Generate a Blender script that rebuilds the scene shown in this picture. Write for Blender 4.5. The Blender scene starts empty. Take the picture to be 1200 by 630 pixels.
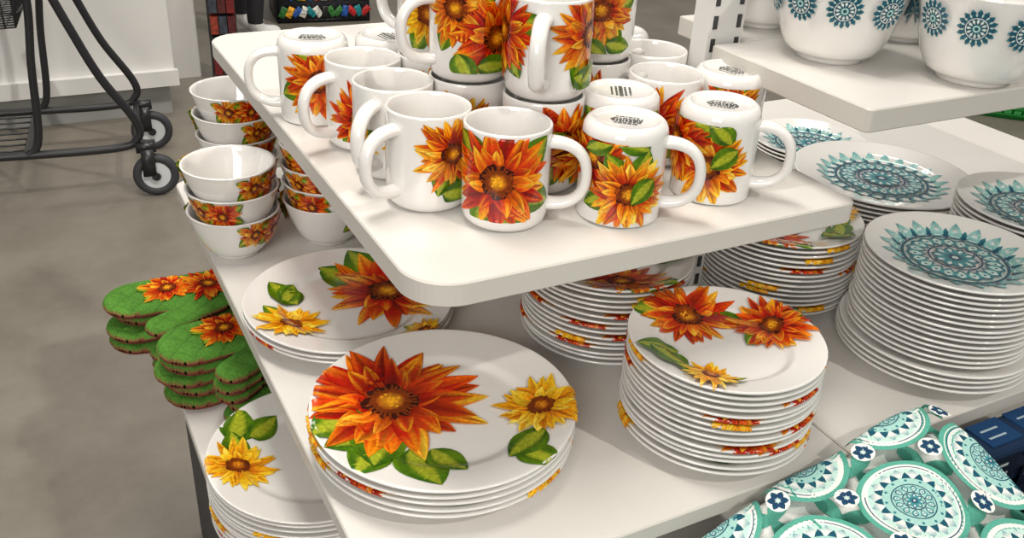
import bpy, bmesh, math, random
import numpy as np
from mathutils import Matrix, Vector
random.seed(7)
ZC=1.30                      # camera height above the floor
Z_TOP=ZC-.3774; Z_MID=ZC-.612; Z_LOW=ZC-.848; Z_UP=ZC-.270
col=bpy.context.collection
def link(o,parent=None):
    col.objects.link(o)
    if parent: o.parent=parent
    return o
def empty(name,loc=(0,0,0)):
    e=bpy.data.objects.new(name,None); e.location=loc; e.empty_display_size=.05
    return link(e)
def hx(s):
    s=s.lstrip('#'); v=[int(s[i:i+2],16)/255 for i in (0,2,4)]
    return np.array([c/12.92 if c<=.04045 else ((c+.055)/1.055)**2.4 for c in v])
# ------------------------------------------------------------------ materials
def mat(name,color,rough=.5,metal=0,coat=0,noise=None,bump=None,spec=.5):
    m=bpy.data.materials.new(name); m.use_nodes=True; nt=m.node_tree; b=nt.nodes['Principled BSDF']
    b.inputs['Base Color'].default_value=(*color,1); b.inputs['Roughness'].default_value=rough
    b.inputs['Metallic'].default_value=metal; b.inputs['Coat Weight'].default_value=coat
    b.inputs['Coat Roughness'].default_value=.04; b.inputs['Specular IOR Level'].default_value=spec
    tc=nt.nodes.new('ShaderNodeTexCoord')
    if noise:
        sc,c2,lo,hi=noise
        n=nt.nodes.new('ShaderNodeTexNoise'); n.inputs['Scale'].default_value=sc; n.inputs['Detail'].default_value=10; n.inputs['Roughness'].default_value=.7
        r=nt.nodes.new('ShaderNodeValToRGB'); r.color_ramp.elements[0].position=lo; r.color_ramp.elements[1].position=hi
        r.color_ramp.elements[0].color=(*color,1); r.color_ramp.elements[1].color=(*c2,1)
        nt.links.new(tc.outputs['Object'],n.inputs['Vector']); nt.links.new(n.outputs['Fac'],r.inputs['Fac']); nt.links.new(r.outputs['Color'],b.inputs['Base Color'])
    if bump:
        sc,st=bump
        n=nt.nodes.new('ShaderNodeTexNoise'); n.inputs['Scale'].default_value=sc; n.inputs['Detail'].default_value=4
        bp=nt.nodes.new('ShaderNodeBump'); bp.inputs['Strength'].default_value=st; bp.inputs['Distance'].default_value=.002
        nt.links.new(tc.outputs['Object'],n.inputs['Vector']); nt.links.new(n.outputs['Fac'],bp.inputs['Height']); nt.links.new(bp.outputs['Normal'],b.inputs['Normal'])
    return m
def vmat(name,rough,coat=0,ns=0,bump=None,lo=.72,hi=1.15,spec=.5):
    m=bpy.data.materials.new(name); m.use_nodes=True; nt=m.node_tree; b=nt.nodes['Principled BSDF']
    b.inputs['Roughness'].default_value=rough; b.inputs['Coat Weight'].default_value=coat; b.inputs['Coat Roughness'].default_value=.08
    b.inputs['Specular IOR Level'].default_value=spec
    a=nt.nodes.new('ShaderNodeVertexColor'); a.layer_name='Col'
    tc=nt.nodes.new('ShaderNodeTexCoord'); n=nt.nodes.new('ShaderNodeTexNoise'); n.inputs['Scale'].default_value=ns or 300; n.inputs['Detail'].default_value=5
    mr=nt.nodes.new('ShaderNodeMapRange'); mr.inputs['From Min'].default_value=.3; mr.inputs['From Max'].default_value=.7
    mr.inputs['To Min'].default_value=lo; mr.inputs['To Max'].default_value=hi
    mx=nt.nodes.new('ShaderNodeVectorMath'); mx.operation='SCALE'
    nt.links.new(tc.outputs['Object'],n.inputs['Vector']); nt.links.new(n.outputs['Fac'],mr.inputs['Value'])
    nt.links.new(a.outputs['Color'],mx.inputs[0]); nt.links.new(mr.outputs['Result'],mx.inputs['Scale']); nt.links.new(mx.outputs[0],b.inputs['Base Color'])
    if bump:
        n2=nt.nodes.new('ShaderNodeTexNoise'); n2.inputs['Scale'].default_value=bump[0]
        bp=nt.nodes.new('ShaderNodeBump'); bp.inputs['Strength'].default_value=bump[1]; bp.inputs['Distance'].default_value=.002
        nt.links.new(tc.outputs['Object'],n2.inputs['Vector']); nt.links.new(n2.outputs['Fac'],bp.inputs['Height']); nt.links.new(bp.outputs['Normal'],b.inputs['Normal'])
    return m
M_CER=mat('white_glazed_ceramic',(.80,.78,.75),.07,coat=.6,spec=.6)
M_PRT=vmat('printed_glaze',.16,coat=.25,ns=260,spec=.3)
M_SHELF=mat('white_laminate',(.68,.655,.615),.32,noise=(3,(.73,.71,.675),.35,.7))
M_EDGE=mat('shelf_edge_band',(.57,.545,.50),.4)
M_FLOOR=mat('polished_concrete',(.150,.132,.106),.36,noise=(3.5,(.240,.216,.180),.3,.72),bump=(60,.15))
M_WHITEP=mat('painted_white_metal',(.68,.67,.65),.45)
M_GREYP=mat('grey_kick_plate',(.33,.33,.32),.5)
M_BLACK=mat('black_powder_coat',(.016,.016,.018),.35)
M_RUB=mat('grey_rubber',(.035,.035,.04),.6)
M_HUB=mat('grey_plastic_hub',(.62,.64,.66),.4)
M_CLOTH=vmat('printed_cotton',.85,ns=700,bump=(900,.4),lo=.88,hi=1.1,spec=.15)
M_MITT=vmat('terry_cotton',.9,ns=260,bump=(420,.6),lo=.72,hi=1.15,spec=.1)
M_DARK=mat('dark_grey_panel',(.04,.04,.042),.6)  # own dark grey of the base plinth, also used for the post slots
M_WALL=mat('painted_wall',(.60,.58,.55),.7)
# ------------------------------------------------------------------ mesh accumulation
class Mesh:
    def __init__(s): s.v=[];s.f=[];s.m=[];s.c=[]
    def add(s,verts,faces,mi=0,colr=(1,1,1)):
        b=len(s.v); s.v+= [tuple(map(float,p)) for p in verts]
        if isinstance(colr,(list,)) : s.c+=[tuple(c) for c in colr]
        else: s.c+=[tuple(colr)]*len(verts)
        s.f+=[tuple(b+i for i in f) for f in faces]; s.m+=[mi]*len(faces)
    def build(s,name,mats,smooth=True):
        me=bpy.data.meshes.new(name); me.from_pydata(s.v,[],s.f)
        for m in mats: me.materials.append(m)
        me.polygons.foreach_set('material_index',s.m)
        me.polygons.foreach_set('use_smooth',[smooth]*len(s.f))
        ca=me.color_attributes.new('Col','FLOAT_COLOR','POINT')
        arr=np.ones((len(s.v),4),np.float32); arr[:,:3]=np.array(s.c,np.float32); ca.data.foreach_set('color',arr.ravel())
        me.update(); return me
def lathe(M,prof,seg=96,mi=0,colr=(1,1,1)):
    n=len(prof); vs=[];fs=[]
    for i in range(seg):
        a=2*math.pi*i/seg
        for r,z in prof: vs.append((r*math.cos(a),r*math.sin(a),z))
    for i in range(seg):
        j=(i+1)%seg
        for k in range(n-1):
            fs.append((i*n+k,j*n+k,j*n+k+1,i*n+k+1))
    M.add(vs,fs,mi,colr)
def sweep(M,path,rad,seg=12,mi=0,closed=False,flat=1.0,cap=True,colr=(1,1,1),side=None):
    P=[Vector(p) for p in path]; n=len(P); vs=[];fs=[]
    up=None
    for i,p in enumerate(P):
        if closed: t=(P[(i+1)%n]-P[i-1]).normalized()
        else: t=(P[min(i+1,n-1)]-P[max(i-1,0)]).normalized()
        if side is not None: s=Vector(side)
        else:
            if up is None: up=Vector((0,0,1)) if abs(t.z)<.9 else Vector((1,0,0))
            s=t.cross(up)
            if s.length<1e-4: s=t.cross(Vector((0,1,0)))
            s.normalize()
        u=s.cross(t).normalized()
        if side is None: up=u
        r=rad[i] if isinstance(rad,(list,tuple)) else rad
        for k in range(seg):
            a=2*math.pi*k/seg; vs.append(p+s*math.cos(a)*r*flat+u*math.sin(a)*r)
    for i in range(n if closed else n-1):
        j=(i+1)%n
        for k in range(seg):
            l=(k+1)%seg; fs.append((i*seg+k,i*seg+l,j*seg+l,j*seg+k))
    if cap and not closed:
        fs.append(tuple(range(seg))[::-1]); fs.append(tuple((n-1)*seg+k for k in range(seg)))
    M.add(vs,fs,mi,colr)
def box(M,x0,x1,y0,y1,z0,z1,mi=0,colr=(1,1,1)):
    vs=[(x,y,z) for x in (x0,x1) for y in (y0,y1) for z in (z0,z1)]
    fs=[(0,1,3,2),(4,6,7,5),(0,4,5,1),(2,3,7,6),(0,2,6,4),(1,5,7,3)]
    M.add(vs,fs,mi,colr)
# ------------------------------------------------------------------ printed decals that follow a surface
class Print:
    """Paints shapes (real thin geometry) onto a surface given by fn(u,v,offset)->xyz"""
    def __init__(s,M,fn,mi=1,base=.00014,step=.000018): s.M=M;s.fn=fn;s.mi=mi;s.o=base;s.step=step
    def grid(s,uv,cols,nu,nv,wrap=False):
        vs=[s.fn(u,v,s.o) for u,v in uv]; fs=[]
        for i in range(nu-1 if not wrap else nu):
            for j in range(nv-1):
                a=i*nv+j; b=((i+1)%nu)*nv+j; fs.append((a,b,b+1,a+1))
        s.M.add(vs,fs,s.mi,cols); s.o+=s.step
    def petal(s,c,ang,r0,r1,w,cb,cm,ct,rnd=None,bend=0,peak=.45,nt=9,nw=6,vein=None,mid=.5):
        uv=[];cl=[]
        ca,sa=math.cos(ang),math.sin(ang)
        jit=[(rnd.random() if rnd else 0) for _ in range(nw)]
        for j in range(nw):
            q=2*j/(nw-1)-1
            for i in range(nt):
                t=i/(nt-1)
                k=t**(math.log(.5)/math.log(peak))
                ww=w*(math.sin(math.pi*k)**.85)
                if i==nt-1: ww=0
                x=r0+(r1-r0)*t; y=q*ww+bend*t*t
                uv.append((c[0]+x*ca-y*sa,c[1]+x*sa+y*ca))
                tt=min(1,max(0,t+(jit[j]-.5)*.5 if rnd else t))
                co=cb+(cm-cb)*(tt/mid) if tt<mid else cm+(ct-cm)*((tt-mid)/(1-mid))
                if rnd: co=co*(.70+.45*jit[(j*2+1)%nw])
                if vein is not None and abs(q)<.3: co=co*.35+vein*.65
                cl.append(co)
        s.grid(uv,cl,nw,nt)
    def disc(s,c,r,c0,c1,na=28,nr=4,rnd=None,jag=0):
        uv=[];cl=[]
        for i in range(na):
            a=2*math.pi*i/na; rr=r*(1+(rnd.uniform(-jag,jag) if rnd else 0))
            for j in range(nr):
                q=j/(nr-1); uv.append((c[0]+rr*q*math.cos(a),c[1]+rr*q*math.sin(a)))
                co=c0+(c1-c0)*q
                if rnd: co=co*rnd.uniform(.75,1.25)
                cl.append(co)
        s.grid(uv,cl,na,nr,wrap=True)
    def ring(s,c,r0,r1,co,na=56):
        uv=[]
        for i in range(na):
            a=2*math.pi*i/na
            for r in (r0,r1): uv.append((c[0]+r*math.cos(a),c[1]+r*math.sin(a)))
        s.grid(uv,[co]*len(uv),na,2,wrap=True)
    def rect(s,c,w,h,co,ang=0):
        ca,sa=math.cos(ang),math.sin(ang); uv=[]
        for i in range(5):
            for j in range(3):
                x=(i/4-.5)*w;y=(j/2-.5)*h; uv.append((c[0]+x*ca-y*sa,c[1]+x*sa+y*ca))
        s.grid(uv,[co]*15,5,3)
# petal colour triplets (base, mid, tip): several per flower kind, picked at random per petal
PAL={'R':dict(p=[('#5c0402','#b81004','#ec6208'),('#6e0603','#ca1e06','#f68c0c'),('#7c0a04','#de4008','#fbb41c'),('#8e1404','#ee720c','#fdd038')],c0=hx('#f8b020'),c1=hx('#984008'),cr=hx('#360c04')),
     'O':dict(p=[('#7c1405','#dc4a06','#fbb81a'),('#921e06','#ee780a','#fdd02c'),('#6c0a03','#cc3206','#f69a14'),('#a83006','#f49a10','#fee45a')],c0=hx('#f6ac1e'),c1=hx('#944008'),cr=hx('#3e120a')),
     'Y':dict(p=[('#a84006','#f2a20a','#fccc24'),('#c0600a','#f8b814','#fddc36'),('#963406','#ee920c','#fabc1a'),('#cc780c','#facc20','#fee862')],c0=hx('#e0901a'),c1=hx('#964208'),cr=hx('#5e2608'))}
G1,G2,G3=hx('#2a560c'),hx('#6c9412'),hx('#b8bc30')
def leaf(P,c,ang,L,seed=0):
    r=random.Random(seed)
    P.petal(c,ang,0,L,L*.36,G1,G2*.8,G1*1.4,rnd=r,bend=L*.12,peak=.42,nt=10,nw=9,vein=G3)
    for k in range(4):
        for sgn in (-1,1):
            t=.18+.17*k; x=L*t;y=L*.12*t*t
            ca,sa=math.cos(ang),math.sin(ang)
            P.petal((c[0]+x*ca-y*sa,c[1]+x*sa+y*ca),ang+sgn*.75,0,L*.28*(1-.5*t),L*.014,G3,G3,G2,nt=4,nw=3)
def flower(P,c,R,kind='R',seed=0,leaves=((-2.2,1.0),(-1.2,.95),(2.4,.9))):
    p=PAL[kind]; r=random.Random(seed)
    for a,l in leaves: leaf(P,(c[0]+.35*R*math.cos(a),c[1]+.35*R*math.sin(a)),a,R*.85*l,seed+int(a*10))
    for ring,(rr,ww,nn) in enumerate(((1.07,.140,17),(.94,.145,15),(.70,.115,12))):
        for i in range(nn):
            a=2*math.pi*(i+.5*ring)/nn+r.uniform(-.15,.15); L=R*rr*r.uniform(.80,1.10)
            k=r.choice((0,0,1,1,2,3)) if ring==0 else (r.choice((0,1,2,2,3)) if ring==1 else r.choice((1,2,3)))
            b,m,t=[hx(h) for h in p['p'][k]]
            P.petal(c,a,R*.12,L,R*ww*r.uniform(.8,1.15),b,m,t,rnd=r,bend=R*r.uniform(-.22,.22),peak=.46,nw=8,nt=11,mid=.62,vein=(b if r.random()<.55 else None))
    P.disc(c,R*.30,p['cr'],p['cr'],rnd=r,jag=.16)
    for i in range(26):
        a=2*math.pi*i/26+r.uniform(-.1,.1); P.petal(c,a,R*.19,R*r.uniform(.28,.36),R*.017,p['cr'],p['c1'],p['cr'],nt=4,nw=3)
    P.disc(c,R*.23,p['c1'],p['c1']*.55,rnd=r,jag=.08)
    P.disc(c,R*.16,p['c0'],p['c1'],rnd=r,jag=.1)
    for i in range(12):
        a=r.uniform(0,6.28); q=R*r.uniform(.02,.13); P.disc((c[0]+q*math.cos(a),c[1]+q*math.sin(a)),R*.022,p['c0']*1.1,p['c0'],na=6,nr=2)
T_D,T_M,T_L,T_N,T_G=hx('#1d5669'),hx('#4c999f'),hx('#a6d2ca'),hx('#204464'),hx('#58a98e')
WH=np.array([.80,.785,.765])
def medallion(P,c,R,n=16,fill=None,spiky=True,rot=0):
    if fill is not None: P.disc(c,R,fill,fill,na=48,nr=6)
    for i in range(n):
        a=2*math.pi*i/n+rot
        if spiky:
            P.petal(c,a,R*.72,R*1.06,R*.10,T_M,T_L,T_M,nt=6,nw=4,peak=.3)
            P.petal(c,a,R*.74,R*.96,R*.05,WH,WH,T_M,nt=6,nw=4,peak=.3)
            P.petal(c,a+math.pi/n,R*.74,R*.92,R*.05,T_N,T_D,T_M,nt=5,nw=4,peak=.35)
        else: P.disc((c[0]+R*.9*math.cos(a),c[1]+R*.9*math.sin(a)),R*.055,T_D,T_M,na=8,nr=2)
    P.ring(c,R*.70,R*.74,T_D); P.ring(c,R*.665,R*.68,T_L)
    for i in range(n):
        a=2*math.pi*(i+.5)/n+rot
        P.petal(c,a,R*.38,R*.68,R*.12,T_D,T_M,T_D,nt=7,nw=5,peak=.6)
        P.petal(c,a,R*.43,R*.63,R*.065,WH,T_L,WH,nt=6,nw=4,peak=.6)
        P.disc((c[0]+R*.55*math.cos(a),c[1]+R*.55*math.sin(a)),R*.022,T_N,T_N,na=6,nr=2)
        a+=math.pi/n
        P.disc((c[0]+R*.62*math.cos(a),c[1]+R*.62*math.sin(a)),R*.02,T_D,T_D,na=6,nr=2)
    P.ring(c,R*.35,R*.38,T_N)
    m=max(8,n//2)
    for i in range(m):
        a=2*math.pi*i/m+rot
        P.petal(c,a,R*.04,R*.34,R*.085,T_D,T_M,T_N,nt=6,nw=4,peak=.6)
        P.petal(c,a,R*.16,R*.29,R*.03,T_L,WH,T_L,nt=5,nw=3,peak=.6)
    P.disc(c,R*.09,T_N,T_N,na=14,nr=2); P.disc(c,R*.045,T_L,WH,na=10,nr=2)
def small_medallion(P,c,R,rot=0):
    for i in range(16):
        a=2*math.pi*i/16+rot
        P.petal(c,a,R*.70,R*1.05,R*.13,T_D,T_D,T_M,nt=5,nw=4,peak=.35)
    P.disc(c,R*.84,T_D,T_D,na=32,nr=4)
    for i in range(16):
        a=2*math.pi*(i+.5)/16+rot
        P.petal(c,a,R*.62,R*.83,R*.055,WH,T_L,WH,nt=5,nw=3,peak=.6)
    P.ring(c,R*.54,R*.58,WH,na=32)
    for i in range(12):
        a=2*math.pi*i/12+rot
        P.petal(c,a,R*.24,R*.53,R*.07,T_L,WH,T_L,nt=5,nw=3,peak=.6)
    P.disc(c,R*.2,T_L,T_L,na=16,nr=2); P.disc(c,R*.10,T_N,T_N,na=12,nr=2)
# ------------------------------------------------------------------ mugs
MR,MH=.0405,.095
def make_mug(x,y,z,handle,flip=False,decals=(),seed=0,text=False):
    M=Mesh()
    prof=[(0,.0035),(.024,.0035),(.030,.002),(.0315,0),(.0335,0),(.0365,.002),(.0392,.006),(.0402,.011),(MR,.018),(MR,.08),(MR,.0925),(.0402,.0943),(.0392,.095),(.0380,.0945),(.0372,.093),(.0368,.085),(.0366,.014),(.034,.009),(.028,.0075),(0,.0072)]
    lathe(M,prof,112)
    pts=[]; 
    for i in range(25):
        a=-math.pi/2+math.pi*i/24
        ca,sa=math.cos(a),math.sin(a)
        pts.append((.0385+.0355*(abs(ca)**.72),0,.0490+.0300*(1 if sa>0 else -1)*abs(sa)**.9))
    pts=[(.036,0,pts[0][2]+.001)]+pts+[(.036,0,pts[-1][2]-.001)]
    sweep(M,pts,[.0052+.0012*abs(2*i/(len(pts)-1)-1)**3 for i in range(len(pts))],seg=14,side=(0,1,0),flat=1.45)
    def fn(u,v,o):
        v=min(max(v,.0125),.0925); a=u/MR
        return ((MR+o)*math.cos(a),(MR+o)*math.sin(a),v)
    P=Print(M,fn)
    phc=math.degrees(math.atan2(-y,-x))
    k=0
    for d in decals:
        az=phc+d[1]; loc=(handle-az) if flip else (az-handle)
        loc=(loc+180)%360-180
        v=MH-d[2] if flip else d[2]
        if d[0]=='L': leaf(P,(math.radians(loc)*MR,v),d[4] if not flip else -d[4],d[3],seed+k)
        else: flower(P,(math.radians(loc)*MR,v),d[3]*1.14,d[0],seed*13+k,leaves=d[4] if len(d)>4 else ((-2.0,1.0),(-1.1,.95),(.3,1.0)))
        k+=1
    if flip:
        B=Print(M,lambda u,v,o:(u,v,.0035-o))
        r=random.Random(seed)
        for row in range(5):
            w=.030-abs(row-2)*.004; x0=-w/2
            while x0<w/2:
                l=r.uniform(.0015,.005); hgt=.0022 if row!=2 else .004
                B.rect((x0+l/2,(row-2)*.0046),l,hgt,np.array([.08,.08,.08])); x0+=l+.0009
    me=M.build('coffee_mug',[M_CER,M_PRT])
    o=bpy.data.objects.new('coffee_mug',me); link(o)
    if flip:
        o.matrix_world=Matrix.Translation((x,y,z+MH))@Matrix.Rotation(math.radians(handle),4,'Z')@Matrix.Rotation(math.pi,4,'X')
    else:
        o.matrix_world=Matrix.Translation((x,y,z))@Matrix.Rotation(math.radians(handle),4,'Z')
    return o
Z1=Z_TOP+.0006; Z2=Z1+MH+.0004
mugs=[
 (.297,1.034,Z1,161,True,[('R',8,.052,.038),('L',48,.07,.03,1.0),('R',150,.05,.035)]),
 (.3215,.934,Z1,194,False,[('R',-5,.040,.033),('Y',120,.05,.03)]),
 (.3235,.851,Z1,222,False,[('Y',-58,.040,.022),('O',40,.05,.034)]),
 (.327,.768,Z1,197,False,[('O',34,.060,.032),('L',18,.022,.036,-.2),('R',150,.05,.035)]),
 (.377,.703,Z1,-34,False,[('R',-9,.052,.045,((-2.0,1.0),(-1.4,1.0),(-.5,1.0),(.6,1.0),(2.4,1))),('Y',170,.05,.03)]),
 (.486,.675,Z1,-40,True,[('R',-40,.066,.034),('O',12,.036,.033),('L',32,.078,.034,.6),('L',-12,.084,.028,-.3),('L',42,.05,.03,-.8)]),
 (.604,.683,Z1,-44,True,[('O',-6,.040,.036),('L',4,.078,.036,.3),('R',-62,.06,.034),('L',30,.060,.03,-.6),('L',20,.066,.03,.9)]),
 (.529,.750,Z1,60,True,[('R',-20,.05,.034),('O',40,.05,.03)]),
 (.609,.783,Z1,100,False,[('R',-10,.05,.036),('O',60,.05,.03)]),
 (.690,.774,Z1,110,True,[('O',8,.062,.032),('L',50,.06,.03,0)]),
 (.650,.868,Z1,80,False,[('R',0,.05,.034)]),
 (.449,.766,Z1,100,False,[('R',34,.055,.036),('O',-20,.05,.03),('O',70,.04,.03)]),
 (.403,.843,Z1,100,False,[('O',0,.05,.034)]),
 (.5675,.863,Z1,100,False,[('R',0,.05,.034)]),
 (.402,.927,Z1,100,False,[('O',0,.05,.034)]),
 (.382,1.013,Z1,100,True,[('R',0,.05,.034)]),
 (.485,.850,Z1,100,False,[('R',0,.05,.034)]),
 (.490,.935,Z1,100,False,[('R',0,.05,.034)]),
 (.575,.950,Z1,100,False,[('O',0,.05,.034)]),
 (.658,.955,Z1,100,True,[('O',0,.05,.034)]),
 (.470,1.022,Z1,100,False,[('O',0,.05,.034)]),
 (.449,.766,Z2,233,False,[('O',68,.062,.038),('R',-70,.062,.036),('L',36,.026,.036,-.3),('L',50,.020,.03,.4)]),
 (.403,.843,Z2,180,False,[('O',-20,.074,.034),('R',38,.046,.038),('L',-16,.032,.034,-1.2),('L',10,.020,.034,-.1)]),
 (.5675,.863,Z2,60,False,[('O',4,.058,.036),('L',-18,.026,.03,-.7),('L',14,.024,.03,-.3)]),
 (.402,.927,Z2,120,False,[('Y',-10,.05,.034)]),
 (.485,.850,Z2,100,True,[('R',10,.05,.036),('O',-50,.05,.03)]),
 (.490,.935,Z2,80,False,[('Y',0,.05,.034)]),
]
for i,m in enumerate(mugs): make_mug(*m,seed=i+3)
# ------------------------------------------------------------------ plates
def plate_h(r,R):
    q=r/R
    if q<.60: return .005
    if q<.72:
        t=(q-.60)/.12; return .005+.006*t*t*(3-2*t)
    return .011+.008*((q-.72)/.28)
def plate_mesh(name,R,art=None,seed=0):
    M=Mesh(); top=[(q*R,plate_h(q*R,R)) for q in (0,.2,.4,.56,.60,.62,.64,.66,.68,.70,.72,.76,.84,.92,.97,.99)]
    prof=[(0,.0022),(.50*R,.0022),(.52*R,0),(.545*R,0),(.57*R,.0028),(.64*R,.0035),(.72*R,.0072),(.86*R,.0115),(.97*R,.0148),(R*.992,.0158),(R,.0170),(R*.997,.0186)]+top[::-1]
    lathe(M,prof,120)
    def fn(u,v,o):
        r=math.hypot(u,v)
        if r<1e-9: return (0,0,.005+o)
        if r>R*.990:
            e=r-R*.990; q=min(e/.0045,1)
            lip=[(R*.990,plate_h(R*.990,R)+o),(R*.998+o*.6,.0188+o*.6),(R+.00025+o*.5,.0172),(R*.996+.0003+o*.5,.0160)]
            s=q*3; i=min(int(s),2); t=s-i
            rr=lip[i][0]*(1-t)+lip[i+1][0]*t; z=lip[i][1]*(1-t)+lip[i+1][1]*t
            return (u/r*rr,v/r*rr,z)
        return (u,v,plate_h(r,R)+o)
    P=Print(M,fn,base=.00050,step=.000014)
    if art: art(P,R)
    return M.build(name,[M_CER,M_PRT])
def art_dinner_front(P,R):
    leaf(P,(-.055,-.055),-2.0,.062,1); leaf(P,(-.03,-.06),-1.2,.07,2); leaf(P,(-.06,-.04),-2.6,.06,4); leaf(P,(-.01,-.06),-.9,.05,14)
    leaf(P,(.075,-.06),-.9,.05,3); leaf(P,(.10,-.035),-2.4,.055,6)
    flower(P,(-.054,.012),.092,'R',5,leaves=((-1.7,1.0),(-2.4,.9)))
    flower(P,(.098,.002),.045,'Y',8,leaves=())
def art_dinner_back(P,R):
    flower(P,(.046,.030),.080,'R',15,leaves=((2.5,1.1),(2.0,1.1),(1.5,1.0),(-.5,1.0)))
    leaf(P,(-.062,.0),2.2,.055,7); leaf(P,(-.08,.005),1.2,.04,8); flower(P,(-.066,-.048),.040,'Y',18,leaves=((2.3,1.0),))
    flower(P,(.09,-.09),.03,'Y',19)
def art_dinner_low(P,R):
    leaf(P,(-.10,.035),1.3,.065,9); leaf(P,(-.08,.045),.7,.05,10); flower(P,(-.095,-.008),.046,'Y',28,leaves=((1.6,1.2),)); flower(P,(.05,.03),.07,'R',29)
def art_salad_top(P,R):
    flower(P,(-.040,.044),.054,'R',35,leaves=((2.6,1.0),(3.4,1.0),(.1,1.0)))
    flower(P,(.047,.046),.042,'R',36,leaves=((-2.2,.9),(.6,.9)))
    leaf(P,(-.045,-.030),-2.9,.045,11); leaf(P,(-.035,-.06),2.5,.045,12)
    flower(P,(-.012,-.072),.029,'Y',38,leaves=((2.8,1.1),(.1,1.0)))
def art_generic(P,R):
    flower(P,(-.80*R,.05*R),.34*R,'R',41,leaves=()); flower(P,(.84*R,.3*R),.24*R,'Y',42,leaves=())
    leaf(P,(-.2*R,.80*R),.1,.36*R,44)
def art_teal(P,R): medallion(P,(0,0),R*.78,20); 
def art_teal_big(P,R): medallion(P,(0,0),R*.70,24)
mesh_D=plate_mesh('dinner_plate',.133,art_generic); mesh_S=plate_mesh('salad_plate',.100,art_generic)
mesh_T=plate_mesh('teal_salad_plate',.104,None); mesh_TL=plate_mesh('teal_lunch_plate',.112,None); mesh_TB=plate_mesh('teal_platter',.135,None)
def stack(name,x,y,z,n,me_list,top,rot_top=0,pitch=.0068,jit=.0014,seed=0):
    r=random.Random(seed); e=empty(name,(x,y,z+.0005))
    for i in range(n):
        me=top if i==n-1 else me_list(i)
        o=bpy.data.objects.new('plate_%d'%(i+1),me); link(o,e)
        if i==n-1: o.location=(0,0,i*pitch); o.rotation_euler=(0,0,math.radians(rot_top))
        else: o.location=(r.uniform(-jit,jit),r.uniform(-jit,jit),i*pitch); o.rotation_euler=(0,0,r.uniform(0,6.28))
    return e
front=plate_mesh('dinner_plate_front',.133,art_dinner_front)
stack('dinner_plate_stack',.313,.690,Z_MID,5,lambda i:mesh_D,front,-26,pitch=.0074,seed=1)
backm=plate_mesh('dinner_plate_back',.126,art_dinner_back)
mesh_D13=plate_mesh('dinner_plate_13',.126,art_generic)
stack('dinner_plate_stack',.302,.950,Z_MID,3,lambda i:mesh_D13,backm,-20,seed=2)
lowm=plate_mesh('dinner_plate_low',.133,art_dinner_low)
stack('dinner_plate_stack',.238,.900,Z_LOW,12,lambda i:mesh_D,lowm,-12,seed=3)
salt=plate_mesh('salad_plate_top',.100,art_salad_top)
stack('salad_plate_stack',.583,.597,Z_MID,15,lambda i:mesh_S,salt,-40,seed=4)
stack('salad_plate_stack',.575,.803,Z_MID,15,lambda i:mesh_S,salt,120,seed=5)
stack('salad_plate_stack',.848,.805,Z_MID,15,lambda i:mesh_S,salt,80,seed=6)
tt=plate_mesh('teal_salad_top',.104,art_teal); tb=plate_mesh('teal_platter_top',.135,art_teal_big)
stack('teal_plate_stack',.925,.605,Z_MID,19,lambda i:mesh_TL if i<4 else mesh_T,tt,-50,seed=7)
stack('teal_platter_stack',1.146,.908,Z_MID,11,lambda i:mesh_TB,tb,-50,seed=8)
stack('teal_plate_stack',1.235,1.15,Z_MID,5,lambda i:mesh_T,tt,-50,seed=9)
stack('teal_plate_stack',1.150,.658,Z_MID,19,lambda i:mesh_T,tt,-50,seed=10)
# ------------------------------------------------------------------ bowls
def bowl_mesh(name,R,H,foot,thick,art,e=.6):
    M=Mesh()
    def r_of(z):
        t=min(max((z-.006)/(H-.006),0),1); return foot*1.1+(R-foot*1.1)*t**e
    outer=[(foot*.85,.003),(foot*.9,0),(foot,0),(foot*1.02,.003)]+[(r_of(.006+(H-.006)*k),.006+(H-.006)*k) for k in (.0,.02,.06,.12,.2,.3,.45,.6,.75,.88,.97)]
    inner=[(r_of(.006+(H-.006)*k)-thick,max(.006+(H-.006)*k,.010)) for k in (.96,.88,.75,.6,.45,.3,.2,.12)]
    prof=[(0,.004)]+outer+[(R,H-.0008),(R-.0012,H),(R-thick+.0008,H-.0002)]+inner+[(foot*.8,.0085),(0,.008)]
    lathe(M,prof,96)
    def fn(u,v,o):
        v=min(max(v,.010),H-.0012); a=u/R; r=r_of(v)+o
        return (r*math.cos(a),r*math.sin(a),v-o*.4)
    P=Print(M,fn,base=.0003); art(P,R,H)
    return M.build(name,[M_CER,M_PRT])
def art_bowl(P,R,H):
    for a,k,s in ((0,'O',.024),(32,'R',.025),(170,'R',.025),(204,'Y',.023)):
        flower(P,(math.radians(a)*R,H*.70),s,k,int(a)+1,leaves=((-2.6,1.1),(-.5,1.0),(.5,1.1),(2.6,1)))
def art_tealbowl(P,R,H):
    for i in range(10):
        small_medallion(P,(2*math.pi*R*i/10,H*.72),R*.245)
bm=bowl_mesh('cereal_bowl',.0615,.065,.031,.0038,art_bowl)
def bstack(x,y,n,rots,pitch):
    e=empty('cereal_bowl_stack',(x,y,Z_MID+.0005))
    for i in range(n):
        o=bpy.data.objects.new('bowl_%d'%(i+1),bm); link(o,e); o.location=(0.0015*math.sin(i*2.1),.0015*math.cos(i*1.7),i*pitch)
        o.rotation_euler=(0,0,math.radians(rots[i%len(rots)]))
bstack(.218,1.180,3,[285,212,290],.0335)
bstack(.270,1.375,4,[270,262,290,250],.034)
bstack(.346,1.172,6,[300,200,215,195,215,205],.0280)
bstack(.400,1.36,4,[200,180,215,190],.03)
tbm=bowl_mesh('teal_serving_bowl',.0745,.094,.036,.004,art_tealbowl,e=.46)
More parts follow.
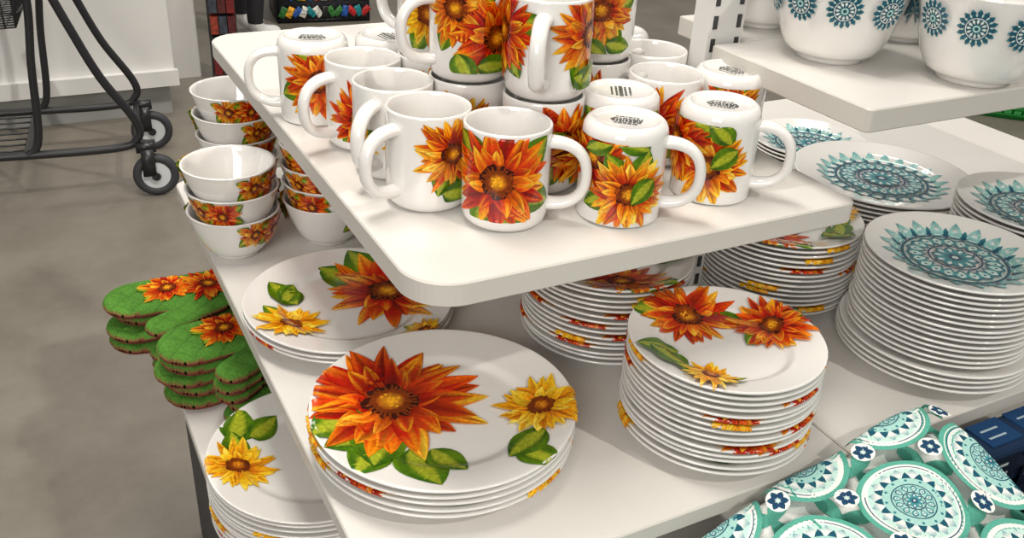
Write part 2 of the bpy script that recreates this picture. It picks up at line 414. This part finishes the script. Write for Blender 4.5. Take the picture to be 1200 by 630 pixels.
for x,y,a in ((.798,.742,12),(.889,.627,30),(.825,.893,0),(.956,.785,20),(1.050,.66,5)):
    o=bpy.data.objects.new('serving_bowl',tbm); link(o); o.location=(x,y,Z_UP+.0005); o.rotation_euler=(0,0,math.radians(a))
# ------------------------------------------------------------------ shelving
def slab(name,x0,x1,y0,y1,zt,th,rad=(0,0,0,0),mats=(M_SHELF,M_EDGE)):
    pts=[]
    for (cx,cy,sx,sy,a0),r in zip(((x0,y0,1,1,180),(x1,y0,-1,1,270),(x1,y1,-1,-1,0),(x0,y1,1,-1,90)),rad):
        if r<=0: pts.append((cx,cy)); continue
        for k in range(13):
            a=math.radians(a0+90*k/12); pts.append((cx+sx*r+r*math.cos(a),cy+sy*r+r*math.sin(a)))
    b=.0015; n=len(pts); cx,cy=(x0+x1)/2,(y0+y1)/2
    def ins(p,d): return (p[0]+(d if p[0]<cx else -d),p[1]+(d if p[1]<cy else -d))
    rings=[[(*ins(p,b),zt-th) for p in pts],[(*p,zt-th+b) for p in pts],[(*p,zt-b) for p in pts],[(*ins(p,b),zt) for p in pts]]
    M=Mesh(); vs=sum(rings,[]); fs=[];mi=[]
    for k in range(3):
        for i in range(n):
            j=(i+1)%n; fs.append((k*n+i,k*n+j,(k+1)*n+j,(k+1)*n+i)); mi.append(1)
    fs.append(tuple(range(n))[::-1]); mi.append(0); fs.append(tuple(range(3*n,4*n))); mi.append(0)
    M.add(vs,fs); M.m=mi
    o=bpy.data.objects.new(name,M.build(name,list(mats),smooth=False)); link(o); return o
slab('display_shelf',.2485,.735,.602,1.425,Z_TOP,.023,(.045,.012,.02,.045))
slab('display_shelf',.180,.6885,.498,1.45,Z_MID,.020,(.01,.0,.0,.02))
slab('display_shelf',.690,1.75,.498,1.45,Z_MID,.020)
slab('display_shelf',.117,1.75,.10,1.42,Z_LOW,.020,(.02,.02,.0,.0))
slab('display_shelf',.700,1.75,.585,.822,Z_UP,.024,(.006,0,0,0))
slab('display_shelf',.748,1.75,.8225,.950,Z_UP,.024)
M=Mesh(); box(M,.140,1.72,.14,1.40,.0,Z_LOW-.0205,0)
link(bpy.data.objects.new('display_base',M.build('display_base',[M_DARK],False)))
M=Mesh(); box(M,.700,.714,.93,1.40,Z_MID,Z_TOP-.023); box(M,.49,.70,1.385,1.40,Z_MID,Z_TOP-.023)
link(bpy.data.objects.new('shelf_support_panel',M.build('shelf_support_panel',[M_WHITEP],False)))
M=Mesh(); box(M,.40,1.70,1.10,1.115,Z_LOW,Z_MID-.020)
link(bpy.data.objects.new('shelf_support_panel',M.build('shelf_support_panel',[M_WHITEP],False)))
M=Mesh(); x0,x1,y0,y1=.694,.744,.826,.856
box(M,x0,x1,y0+.001,y1,Z_MID,2.1)
for k in range(52):
    z=Z_MID+.02+k*.026
    box(M,x0+.005,x0+.011,y0,y0+.002,z,z+.015,1); box(M,x1-.011,x1-.005,y0,y0+.002,z,z+.015,1)
link(bpy.data.objects.new('slotted_upright_post',M.build('slotted_upright_post',[M_WHITEP,M_DARK],False)))
# ------------------------------------------------------------------ oven mitts
def sd_caps(p,a,b,r):
    pa=p-a; ba=b-a; h=np.clip((pa@ba)/(ba@ba),0,1); return np.linalg.norm(pa-h[...,None]*ba,axis=-1)-r
def mitt_sdf(p):
    d1=sd_caps(p,np.array([.053,0.]),np.array([.24,0.]),.051)
    d2=sd_caps(p,np.array([.080,-.093]),np.array([.18,-.040]),.026)
    k=.004; h=np.clip(.5+.5*(d2-d1)/k,0,1)
    d=d2*(1-h)+d1*h-k*h*(1-h)
    return np.maximum(d,p[...,0]-.27)
def mitt_mesh():
    st=.0036; xs=np.arange(-.004,.276,st); ys=np.arange(-.126,.060,st)
    X,Y=np.meshgrid(xs,ys,indexing='ij'); Pn=np.stack([X,Y],-1)
    for _ in range(5):
        d=mitt_sdf(Pn); e=1e-4
        gx=(mitt_sdf(Pn+[e,0])-d)/e; gy=(mitt_sdf(Pn+[0,e])-d)/e; g=np.stack([gx,gy],-1); g/=np.linalg.norm(g,axis=-1,keepdims=True)+1e-9
        mv=(d>0); Pn=Pn-np.where(mv,d,0)[...,None]*g
    d0=mitt_sdf(np.stack([X,Y],-1)); keep=d0<st*1.0
    d=mitt_sdf(Pn)
    M=Mesh(); T=.0092
    depth=np.clip(-d,0,None); q=np.clip(depth/.012,0,1); hz=T*(q*(2-q))**.5
    gr,br=hx('#568a36'),hx('#83483a')
    for sg in (1,-1):
        idx={};vs=[];fs=[];cl=[]
        for i in range(X.shape[0]):
            for j in range(X.shape[1]):
                if keep[i,j]:
                    a=abs(math.sin((X[i,j]+Y[i,j])*75)); b=abs(math.sin((X[i,j]-Y[i,j])*75)); qd=min(1,min(a,b)*3.0)
                    wob=.0015*math.sin(X[i,j]*60)*math.cos(Y[i,j]*55)*min(1,depth[i,j]/.02)
                    idx[i,j]=len(vs)
                    vs.append((Pn[i,j,0],Pn[i,j,1],sg*(hz[i,j]-.0017*(1-qd)*min(1,depth[i,j]/.012))+wob)); 
                    cl.append(br if (depth[i,j]<.0006 or (sg<0 and depth[i,j]<.008)) else gr*(.76+.26*qd))
        for i in range(X.shape[0]-1):
            for j in range(X.shape[1]-1):
                qd=[(i,j),(i+1,j),(i+1,j+1),(i,j+1)]
                if all(k in idx for k in qd):
                    f=tuple(idx[k] for k in qd); fs.append(f if sg>0 else f[::-1])
        M.add(vs,fs,0,cl)
    def fn(u,v,o):
        d=float(mitt_sdf(np.array([[u,v]]))[0]); dp=min(max(-d,0)/.012,1)
        if d>-.003: u=min(max(u,.004),.266)
        return (u,min(max(v,-.112 if u<.13 else -.06),.0495),T*(dp*(2-dp))**.5+.0004+o+.0015*math.sin(u*60)*math.cos(v*55)*min(1,max(-d,0)/.02))
    P=Print(M,fn,mi=0,base=.0004,step=.000015)
    flower(P,(.100,.006),.046,'R',61,leaves=((.3,1),(2.9,.8),(-2.6,.8))); flower(P,(.162,-.004),.048,'R',62,leaves=()); flower(P,(.212,.02),.030,'Y',63,leaves=())
    return M.build('oven_mitt',[M_MITT])
mm=mitt_mesh()
def mstack(x,y,n,ang,dx):
    e=empty('oven_mitt_stack',(x,y,Z_LOW)); r=random.Random(n)
    for i in range(n):
        o=bpy.data.objects.new('mitt_%d'%(i+1),mm); link(o,e)
        o.location=(dx*r.uniform(-1,1),.008*r.uniform(-1,1),.0112+i*.0205); o.rotation_euler=(0,0,math.radians(ang+r.uniform(-5,5)))
mstack(.046,1.385,4,0,.010); mstack(.093,1.188,5,6,.008)
# ------------------------------------------------------------------ towels
def towel(name,cx,cy,ang,W,L,zf,art,base):
    M=Mesh(); eg=.010
    def fn(u,v,o):
        eu=max(0,abs(u)-(W/2-eg)); ev=max(0,abs(v)-(L/2-eg))
        drop=.012*(1-math.sqrt(max(0,1-min(1,(eu/eg))**2)))+.012*(1-math.sqrt(max(0,1-min(1,(ev/eg))**2)))
        return (u,v,zf(u,v)-drop+o)
    nu,nv=130,120; uv=[((i/(nu-1)-.5)*W,(j/(nv-1)-.5)*L) for i in range(nu) for j in range(nv)]
    top=[fn(u,v,0) for u,v in uv]
    M.add(top,[(i*nv+j,(i+1)*nv+j,(i+1)*nv+j+1,i*nv+j+1) for i in range(nu-1) for j in range(nv-1)],0,base)
    for k in range(3):
        z0=-.0125-k*.010; sh=.002*k
        lay=[(p[0]*(1-.01*k)+sh,p[1]*(1-.008*k),zf(p[0],p[1])+z0) for p in top]
        M.add(lay,[(i*nv+j+1,(i+1)*nv+j+1,(i+1)*nv+j,i*nv+j) for i in range(nu-1) for j in range(nv-1)],0,tuple(np.array(base)*(.8 if k%2 else .95)))
        bd=[(0,j) for j in range(nv)]+[(i,nv-1) for i in range(1,nu)]+[(nu-1,j) for j in range(nv-2,-1,-1)]+[(i,0) for i in range(nu-2,0,-1)]
        vs=[];n=len(bd)
        for i,j in bd:
            p=lay[i*nv+j]; vs+= [p,(p[0]*1.006,p[1]*1.006,p[2]-.004),(p[0],p[1],p[2]-.009)]
        M.add(vs,[(3*q+t,3*((q+1)%n)+t,3*((q+1)%n)+t+1,3*q+t+1) for q in range(n) for t in range(2)],0,tuple(np.array(base)*.9))
    P=Print(M,lambda u,v,o:fn(min(max(u,-W/2),W/2),min(max(v,-L/2),L/2),o),mi=0,base=.0004,step=.000008)
    art(P,W,L)
    o=bpy.data.objects.new(name,M.build(name,[M_CLOTH])); link(o)
    o.location=(cx,cy,0); o.rotation_euler=(0,0,ang)
    return o
MINT=hx('#c2e2d8'); GRN=hx('#5cab98'); CW_=np.array([.84,.84,.81])
def art_towel(P,W,L):
    s=.108
    cells=[(i*s+(s/2 if j%2 else 0)+.030,j*s*.90-.022) for i in range(-4,4) for j in range(-3,4)]
    cells=[c for c in cells if abs(c[0])<W/2+.055 and abs(c[1])<L/2+.055]
    # green lattice linking the medallions, on the white ground
    for c in cells:
        for a in range(6):
            an=a*math.pi/3+math.pi/6
            P.petal(c,an,s*.30,s*.64,s*.085,GRN,GRN,GRN,nt=8,nw=5,peak=.35)
    for c in cells:
        P.disc(c,s*.470,GRN,GRN,na=56,nr=9); P.disc(c,s*.425,CW_,CW_,na=56,nr=8)
        P.ring(c,s*.392,s*.402,T_D,na=56); P.disc(c,s*.375,MINT,MINT,na=48,nr=7)
        for a in range(16): P.petal(c,a*math.pi/8,s*.22,s*.37,s*.055,T_L,CW_,T_M,nt=5,nw=4)
        for a in range(16): P.petal(c,(a+.5)*math.pi/8,s*.19,s*.33,s*.038,T_M,T_D,T_D,nt=5,nw=4)
        medallion(P,c,s*.26,12,fill=T_L,spiky=False)
    for c in cells:
        for sg in (-1,1):
            q=(c[0]+s/2,c[1]+sg*s*.30)
            if abs(q[0])>W/2 or abs(q[1])>L/2: continue
            P.disc(q,s*.105,CW_,CW_,na=20,nr=3)
            for a in range(6): P.petal(q,a*math.pi/3+.5,s*.015,s*.095,s*.030,T_N,T_N,T_D,nt=5,nw=4)
            P.disc(q,s*.022,CW_,T_L,na=8,nr=2)
def art_towel2(P,W,L):
    s=.085
    for i in range(-3,4):
        for j in range(-4,5):
            c=(i*s+(s/2 if j%2 else 0),j*s*.88)
            if abs(c[0])>W/2+.03 or abs(c[1])>L/2+.03: continue
            P.disc(c,s*.49,T_L,T_L,na=24,nr=4); P.disc(c,s*.44,T_G*.7,T_D,na=24,nr=3); medallion(P,c,s*.40,12,spiky=True)
zb1=ZC-.628
def zf1(u,v):
    h=zb1+.040*math.exp(-((u-.145)/.11)**2-((v-.15)/.15)**2)
    h+=.0045*math.sin(u*28+v*14)+.003*math.sin(v*44-u*16)-.040*max(0,-u-.0)/.2
    return h+.02*v
towel('dish_towel',.583,.322,math.radians(2),.41,.33,zf1,art_towel,tuple(CW_))
zb2=ZC-.690
def zf2(u,v): return zb2+.008*math.sin(u*30+v*14)+.06*v
towel('dish_towel',1.02,.280,math.radians(5),.36,.28,zf2,art_towel2,(.62,.70,.68))
def fold_stack(x0,x1,y0,y1,z0,z1,n,colA,colB):
    M=Mesh(); th=(z1-z0)/n
    for k in range(n):
        zc=z0+th*(k+.5); r=th*.5; j=.004*math.sin(k*2.3)
        sec=[]
        for q in range(9):
            a=math.pi/2+math.pi*q/8; sec.append((y0+r+j+r*math.cos(a),zc+r*math.sin(a)))
        for q in range(9):
            a=-math.pi/2+math.pi*q/8; sec.append((y1-r+r*math.cos(a),zc+r*math.sin(a)))
        n_=len(sec); vs=[(x0+j,*p) for p in sec]+[(x1+j,*p) for p in sec]
        fs=[(i,(i+1)%n_,n_+(i+1)%n_,n_+i) for i in range(n_)]+[tuple(range(n_))[::-1],tuple(range(n_,2*n_))]
        M.add(vs,fs,0,colA if k%2 else colB)
    return M
M=fold_stack(.40,.78,.17,.475,Z_LOW+.001,zb1-.088,6,T_N,T_M)
link(bpy.data.objects.new('folded_towel_stack',M.build('folded_towel_stack',[M_CLOTH],False)))
M=fold_stack(.86,1.18,.15,.42,Z_LOW+.001,zb2-.060,5,T_N,T_D*.7)
link(bpy.data.objects.new('folded_towel_stack',M.build('folded_towel_stack',[M_CLOTH],False)))
M=fold_stack(.84,1.30,.447,.494,Z_LOW+.001,ZC-.628,9,hx('#141c30'),hx('#1c2f4a'))
r=random.Random(3)
for k in range(7):
    x=.86+k*.062
    box(M,x,x+.045,.4455,.4468,ZC-.70,ZC-.64,0,hx('#10182a'))
    for q in range(3):
        box(M,x+.006,x+.006+r.uniform(.018,.032),.4448,.4454,ZC-.655-q*.014,ZC-.6515-q*.014,0,(.45,.5,.5))
    box(M,x,x+.05,.452,.489,ZC-.6282,ZC-.6265,0,hx('#1b3e66'))
    for q in range(2): box(M,x+.008,x+r.uniform(.028,.04),.462+q*.012,.4645+q*.012,ZC-.6264,ZC-.6260,0,(.35,.45,.5))
link(bpy.data.objects.new('packaged_towel_stack',M.build('packaged_towel_stack',[M_CLOTH],False)))
# ------------------------------------------------------------------ background
M=Mesh(); box(M,-6,9,-3,9,-.05,0)
link(bpy.data.objects.new('floor',M.build('floor',[M_FLOOR],False)))
M=Mesh(); box(M,-6,9,8.9,9.0,0,3.2); link(bpy.data.objects.new('wall_back',M.build('wall_back',[M_WALL],False)))
M=Mesh(); box(M,-1.6,.52,3.74,4.5,.13,1.5,0); box(M,-1.58,.50,3.78,4.45,0,.13,1)
box(M,-1.6,.53,3.71,3.74,.13,.19,0); box(M,.53,.70,4.22,4.5,0,1.5,0)
link(bpy.data.objects.new('checkout_counter',M.build('checkout_counter',[M_WHITEP,M_GREYP],False)))
# shopping cart
M=Mesh()
def tube(pts,r=.0125,mi=0):
    P=[Vector(p) for p in pts]; out=[]
    for i in range(len(P)-1):
        p0=P[max(i-1,0)];p1=P[i];p2=P[i+1];p3=P[min(i+2,len(P)-1)]
        for k in range(6):
            t=k/6; out.append(.5*((2*p1)+(-p0+p2)*t+(2*p0-5*p1+4*p2-p3)*t*t+(-p0+3*p1-3*p2+p3)*t**3))
    out.append(P[-1]); sweep(M,out,r,seg=10,mi=mi)
CW=.42
for yy in (0,CW):
    tube([(-.95,yy,.17),(-.5,yy,.17),(-.1,yy,.17),(-.02,yy,.20),(-.02,yy,.26),(-.10,yy,.40),(-.16,yy,.55),(-.20,yy,.66)],.013)
    tube([(-.34,yy,.17),(-.30,yy,.22),(-.28,yy,.45),(-.26,yy,.62),(-.26,yy,.80)],.012)
    box(M,-.03,.03,yy-.02,yy+.02,.155,.185)
    for s in (-1,1): box(M,-.018,.022,yy+s*.022-.002,yy+s*.022+.002,.075,.165)
    ring=[(.02+.056*math.cos(a),yy,.072+.056*math.sin(a)) for a in np.linspace(0,2*math.pi,29)[:-1]]
    sweep(M,ring,.0155,seg=10,mi=1,closed=True,side=(0,1,0))
    for s in (-1,1):
        for rad,off,mi in ((.047,.009,2),(.014,.0225,0)):
            vs=[(.02,yy+s*(off+.003),.072)];fs=[]
            for a in np.linspace(0,2*math.pi,25)[:-1]: vs.append((.02+rad*math.cos(a),yy+s*off,.072+rad*math.sin(a)))
            for k in range(24): fs.append((0,1+k,1+(k+1)%24))
            M.add(vs,fs,mi)
for xx in (-.9,-.34,-.02): tube([(xx,0,.17),(xx,CW/2,.17),(xx,CW,.17)],.011)
for k in range(8): tube([(-.9,.03+k*.052,.175),(-.34,.03+k*.052,.175)],.003)
nb=15
for k in range(nb): tube([(-.30,k*CW/(nb-1),.56),(-.95,k*CW/(nb-1),.52)],.0026)
for k in range(24):
    x=-.30-k*.028; tube([(x,0,.56-k*.0017),(x,CW/2,.56-k*.0017),(x,CW,.56-k*.0017)],.0025)
    for yy in (0,CW): tube([(x,yy,.56-k*.0017),(x,yy-.02 if yy==0 else yy+.02,.95)],.0025)
for z in (.60,.66,.72,.80,.90,.95):
    for yy in (-.02*(z-.56)/.4,CW+.02*(z-.56)/.4): tube([(-.95,yy,z),(-.30,yy,z)],.003 if z<.95 else .006)
    tube([(-.29,0,z),(-.28,CW/2,z),(-.29,CW,z)],.003 if z<.95 else .006)
for k in range(nb): tube([(-.30,k*CW/(nb-1),.56),(-.28,k*CW/(nb-1),.95)],.0025)
tube([(-.95,-.02,.95),(-1.05,-.02,1.02),(-1.08,CW/2,1.03),(-1.05,CW+.02,1.02),(-.95,CW+.02,.95)],.014)
o=bpy.data.objects.new('shopping_cart',M.build('shopping_cart',[M_BLACK,M_RUB,M_HUB])); link(o)
o.location=(.300,2.99,0); o.rotation_euler=(0,0,math.radians(-7))
# bin with colourful packets
M=Mesh(); r=random.Random(5)
cols=['#a82020','#2e6a2e','#d89a25','#20509a','#5a2080','#c35a2a','#c8c8c0','#107a80','#1a1a1a','#2a2a30']
for a in ((0,.50,0,.012),(0,.50,.388,.40),(0,.012,0,.40),(.488,.50,0,.40)): box(M,a[0],a[1],a[2],a[3],0,.22,0,(.02,.02,.025))
box(M,0,.5,0,.4,0,.02,0,(.02,.02,.025))
def packet(cx,cy,cz,w,d,h,a,t,c,b=0):
    m=Matrix.Translation((cx,cy,cz))@Matrix.Rotation(a,4,'Z')@Matrix.Rotation(t,4,'X')@Matrix.Rotation(b,4,'Y'); vs=[]
    n=10
    for zz,k in ((-1,.12),(-.92,.3),(-.6,1),(.6,1),(.92,.3),(1,.12)):
        for q in range(n):
            an=2*math.pi*q/n; vs.append(m@Vector((math.cos(an)*w/2,math.sin(an)*d/2*k,zz*h/2)))
    fs=[(q*n+i,q*n+(i+1)%n,q*n+n+(i+1)%n,q*n+n+i) for q in range(5) for i in range(n)]+[tuple(range(n))[::-1],tuple(range(5*n,6*n))]
    M.add(vs,fs,0,c)
for k in range(4):
    for i in range(8):
        for j in range(4):
            packet(.04+i*.06,.05+j*.1,.07+k*.075,.055,.04,.095,r.uniform(-.6,.6),r.uniform(-.5,.5),hx(r.choice(cols)),r.uniform(-.6,.6))
for i in range(26): packet(.03+(i%13)*.037,-.008,.06+(i//13)*.09,.036,.014,.06,r.uniform(-.1,.1),0,hx(r.choice(cols)),r.uniform(-.9,.9))
o=bpy.data.objects.new('snack_display_bin',M.build('snack_display_bin',[vmat('packaging_print',.35,ns=70,lo=.3,hi=1.9)])); link(o); o.location=(1.26,5.03,0); o.rotation_euler=(0,0,math.radians(-8))
M=Mesh(); rc=['#6a1616','#282828','#8a3220','#343a44','#501818']
for k in range(5):
    for i in range(3): box(M,.012+i*.036,.044+i*.036,0,.06,.03+k*.09,.105+k*.09,0,hx(rc[(k+i)%5]))
box(M,0,.12,.06,.075,0,.50,0,(.03,.03,.03)); box(M,0,.12,0,.075,0,.03,0,(.03,.03,.03))
o=bpy.data.objects.new('impulse_rack',M.build('impulse_rack',[vmat('rack_print',.5,ns=60,lo=.4,hi=1.6)],False)); link(o); o.location=(.73,4.12,0); o.rotation_euler=(0,0,math.radians(-12))
# green basket on the right
M=Mesh(); g=hx('#158a30')
for z in np.linspace(.02,.20,7):
    e=.05*(z/.2); pts=[(-.22-e,-.15-e,z),(.22+e,-.15-e,z),(.22+e,.15+e,z),(-.22-e,.15+e,z)]
    sweep(M,pts,.007 if z<.19 else .014,seg=6,closed=True,side=(0,0,1),colr=g)
for x in np.linspace(-.22,.22,12):
    for s in (-1,1): sweep(M,[(x,s*.15,.02),(x*1.22,s*.20,.20)],.005,seg=6,colr=g)
for y in np.linspace(-.15,.15,8):
    for s in (-1,1): sweep(M,[(s*.22,y,.02),(s*.27,y*1.3,.20)],.005,seg=6,colr=g)
box(M,-.22,.22,-.15,.15,.0,.018,0,g)
o=bpy.data.objects.new('shopping_basket',M.build('shopping_basket',[vmat('green_plastic',.4)])); link(o); o.location=(4.0,2.62,0); o.rotation_euler=(0,0,math.radians(-45))
# ------------------------------------------------------------------ person (shoes and lower legs reach the frame)
def person(x,y,ang):
    e=empty('shopper',(x,y,0)); e.rotation_euler=(0,0,math.radians(ang))
    J=[((0,0,.95),.12),((0,0,1.15),.125),((0,0,1.38),.13),((0,0,1.47),.055),((0,0,1.53),.05),
       ((.09,0,.90),.085),((.10,.02,.50),.058),((.10,-.02,.10),.040),((.10,.02,.06),.042),((.11,.13,.045),.034),
       ((-.09,0,.90),.085),((-.10,.06,.50),.058),((-.10,.06,.10),.040),((-.10,.10,.06),.042),((-.11,.21,.045),.034),
       ((.19,0,1.38),.05),((.24,.02,1.12),.038),((.22,.14,.92),.028),((-.19,0,1.38),.05),((-.24,.02,1.12),.038),((-.22,.14,.92),.028)]
    E=[(0,1),(1,2),(2,3),(3,4),(0,5),(5,6),(6,7),(7,8),(8,9),(0,10),(10,11),(11,12),(12,13),(13,14),(2,15),(15,16),(16,17),(2,18),(18,19),(19,20)]
    me=bpy.data.meshes.new('body'); me.from_pydata([j[0] for j in J],E,[]); o=bpy.data.objects.new('body',me); link(o,e)
    md=o.modifiers.new('s','SKIN'); 
    for v,j in zip(me.skin_vertices[0].data,J): v.radius=(j[1],j[1])
    me.skin_vertices[0].data[0].use_root=True
    sb=o.modifiers.new('ss','SUBSURF'); sb.levels=2; sb.render_levels=2
    m=bpy.data.materials.new('shopper_clothing'); m.use_nodes=True; nt=m.node_tree; b=nt.nodes['Principled BSDF']; b.inputs['Roughness'].default_value=.8
    tc=nt.nodes.new('ShaderNodeTexCoord'); sp=nt.nodes.new('ShaderNodeSeparateXYZ'); rp=nt.nodes.new('ShaderNodeValToRGB'); rp.color_ramp.interpolation='CONSTANT'
    mr=nt.nodes.new('ShaderNodeMath'); mr.operation='DIVIDE'; mr.inputs[1].default_value=1.8
    nt.links.new(tc.outputs['Object'],sp.inputs[0]); nt.links.new(sp.outputs['Z'],mr.inputs[0]); nt.links.new(mr.outputs[0],rp.inputs['Fac']); nt.links.new(rp.outputs['Color'],b.inputs['Base Color'])
    el=rp.color_ramp.elements; el[0].position=0; el[0].color=(.75,.74,.73,1); el[1].position=.060; el[1].color=(.012,.012,.015,1)
    for p,c in ((.53,(.10,.12,.2,1)),(.81,(.6,.38,.3,1))):
        q=el.new(p); q.color=c
    me.materials.append(m)
    M=Mesh()
    lat=[(0,1.50)]+[(.078*math.sin(a)*(1 if a<1.8 else .92),1.615-.118*math.cos(a)) for a in np.linspace(.15,math.pi-.05,14)]+[(0,1.733)]
    lathe(M,lat,28,0); 
    sweep(M,[(0,.070,1.64),(0,.088,1.605),(0,.072,1.595)],[.006,.012,.008],seg=8)
    for s in (-1,1):
        sweep(M,[(s*.028,.066,1.625),(s*.028,.074,1.625)],.009,seg=10,mi=2); sweep(M,[(s*.077,0,1.63),(s*.082,-.005,1.61),(s*.077,0,1.59)],.009,seg=8)
    sweep(M,[(-.022,.066,1.560),(0,.074,1.558),(.022,.066,1.560)],.005,seg=8,mi=3)
    hair=[(.086*math.sin(a),1.63+.112*math.cos(a)) for a in np.linspace(0,1.7,10)]
    lathe(M,hair,28,1)
    sweep(M,[(0,-.06,1.70),(0,-.085,1.60),(0,-.08,1.48)],[.05,.07,.05],seg=12,mi=1)
    for sx in (-1,1):
        hp=Vector((sx*.22,.14,.92)); 
        sweep(M,[hp,hp+Vector((0,.02,-.05)),hp+Vector((0,.03,-.09))],[.024,.034,.03],seg=10,flat=.6)
        for k,l in enumerate((.06,.07,.075,.065)):
            b=hp+Vector((0,.0+k*.017,-.085)); sweep(M,[b,b+Vector((0,.008,-l*.5)),b+Vector((-sx*.012,.012,-l))],[.009,.0085,.006],seg=8)
        b=hp+Vector((0,.04,-.035)); sweep(M,[b,b+Vector((0,.03,-.03)),b+Vector((0,.034,-.06))],[.01,.009,.007],seg=8)
    o=bpy.data.objects.new('head_and_hands',M.build('head_and_hands',[mat('skin',(.6,.38,.3),.5),mat('hair',(.05,.03,.02),.6),mat('eye',(.03,.02,.02),.2),mat('lip',(.5,.2,.18),.4)])); link(o,e)
person(1.02,4.74,-62)
# ------------------------------------------------------------------ camera
f,pit,roll,yaw=1092.2,math.radians(28.48),math.radians(-3.27),math.radians(28.98)
F=np.array([math.sin(yaw)*math.cos(pit),math.cos(yaw)*math.cos(pit),-math.sin(pit)])
R0=np.array([math.cos(yaw),-math.sin(yaw),0.]); D0=np.cross(F,R0)
R=R0*math.cos(roll)+D0*math.sin(roll); D=-R0*math.sin(roll)+D0*math.cos(roll)
cd=bpy.data.cameras.new('camera'); cd.sensor_width=36; cd.sensor_fit='HORIZONTAL'; cd.lens=f*36/1200; cd.clip_start=.02; cd.clip_end=60
cam=bpy.data.objects.new('camera',cd); link(cam)
m=Matrix.Identity(4)
for i in range(3): m[i][0]=R[i]; m[i][1]=-D[i]; m[i][2]=-F[i]
m[2][3]=ZC; cam.matrix_world=m; bpy.context.scene.camera=cam
# ------------------------------------------------------------------ light
w=bpy.data.worlds.new('world'); bpy.context.scene.world=w; w.use_nodes=True
bg=w.node_tree.nodes['Background']; bg.inputs['Color'].default_value=(1,.97,.93,1); bg.inputs['Strength'].default_value=.31
def area(name,loc,target,sx,sy,power,colr=(1,1,1)):
    l=bpy.data.lights.new(name,'AREA'); l.shape='RECTANGLE'; l.size=sx; l.size_y=sy; l.energy=power; l.color=colr
    o=bpy.data.objects.new(name,l); link(o); o.location=loc
    o.rotation_euler=(Vector(target)-Vector(loc)).to_track_quat('-Z','Y').to_euler()
area('ceiling_light_panel',(.2,1.2,3.1),(.3,1.2,0),1.2,.5,44,(1,.945,.865))
area('ceiling_light_panel',(2.6,2.6,3.1),(2.4,2.4,0),1.2,.5,32,(1,.945,.865))
area('ceiling_light_panel',(.2,3.4,3.1),(.2,3.4,0),1.2,.5,24,(1,.945,.865))
area('window_daylight',(-1.7,-1.4,2.1),(.5,.8,.8),1.4,1.2,60,(1,.96,.91))
sl=bpy.data.lights.new('sun','SUN'); sl.energy=1.0; sl.angle=math.radians(1.5); sl.color=(1,.95,.86)
so=bpy.data.objects.new('sun',sl); link(so); so.rotation_euler=Vector((-.28,.62,-.75)).to_track_quat('-Z','Y').to_euler()
sc=bpy.context.scene
sc.view_settings.view_transform='Standard'; sc.view_settings.exposure=0
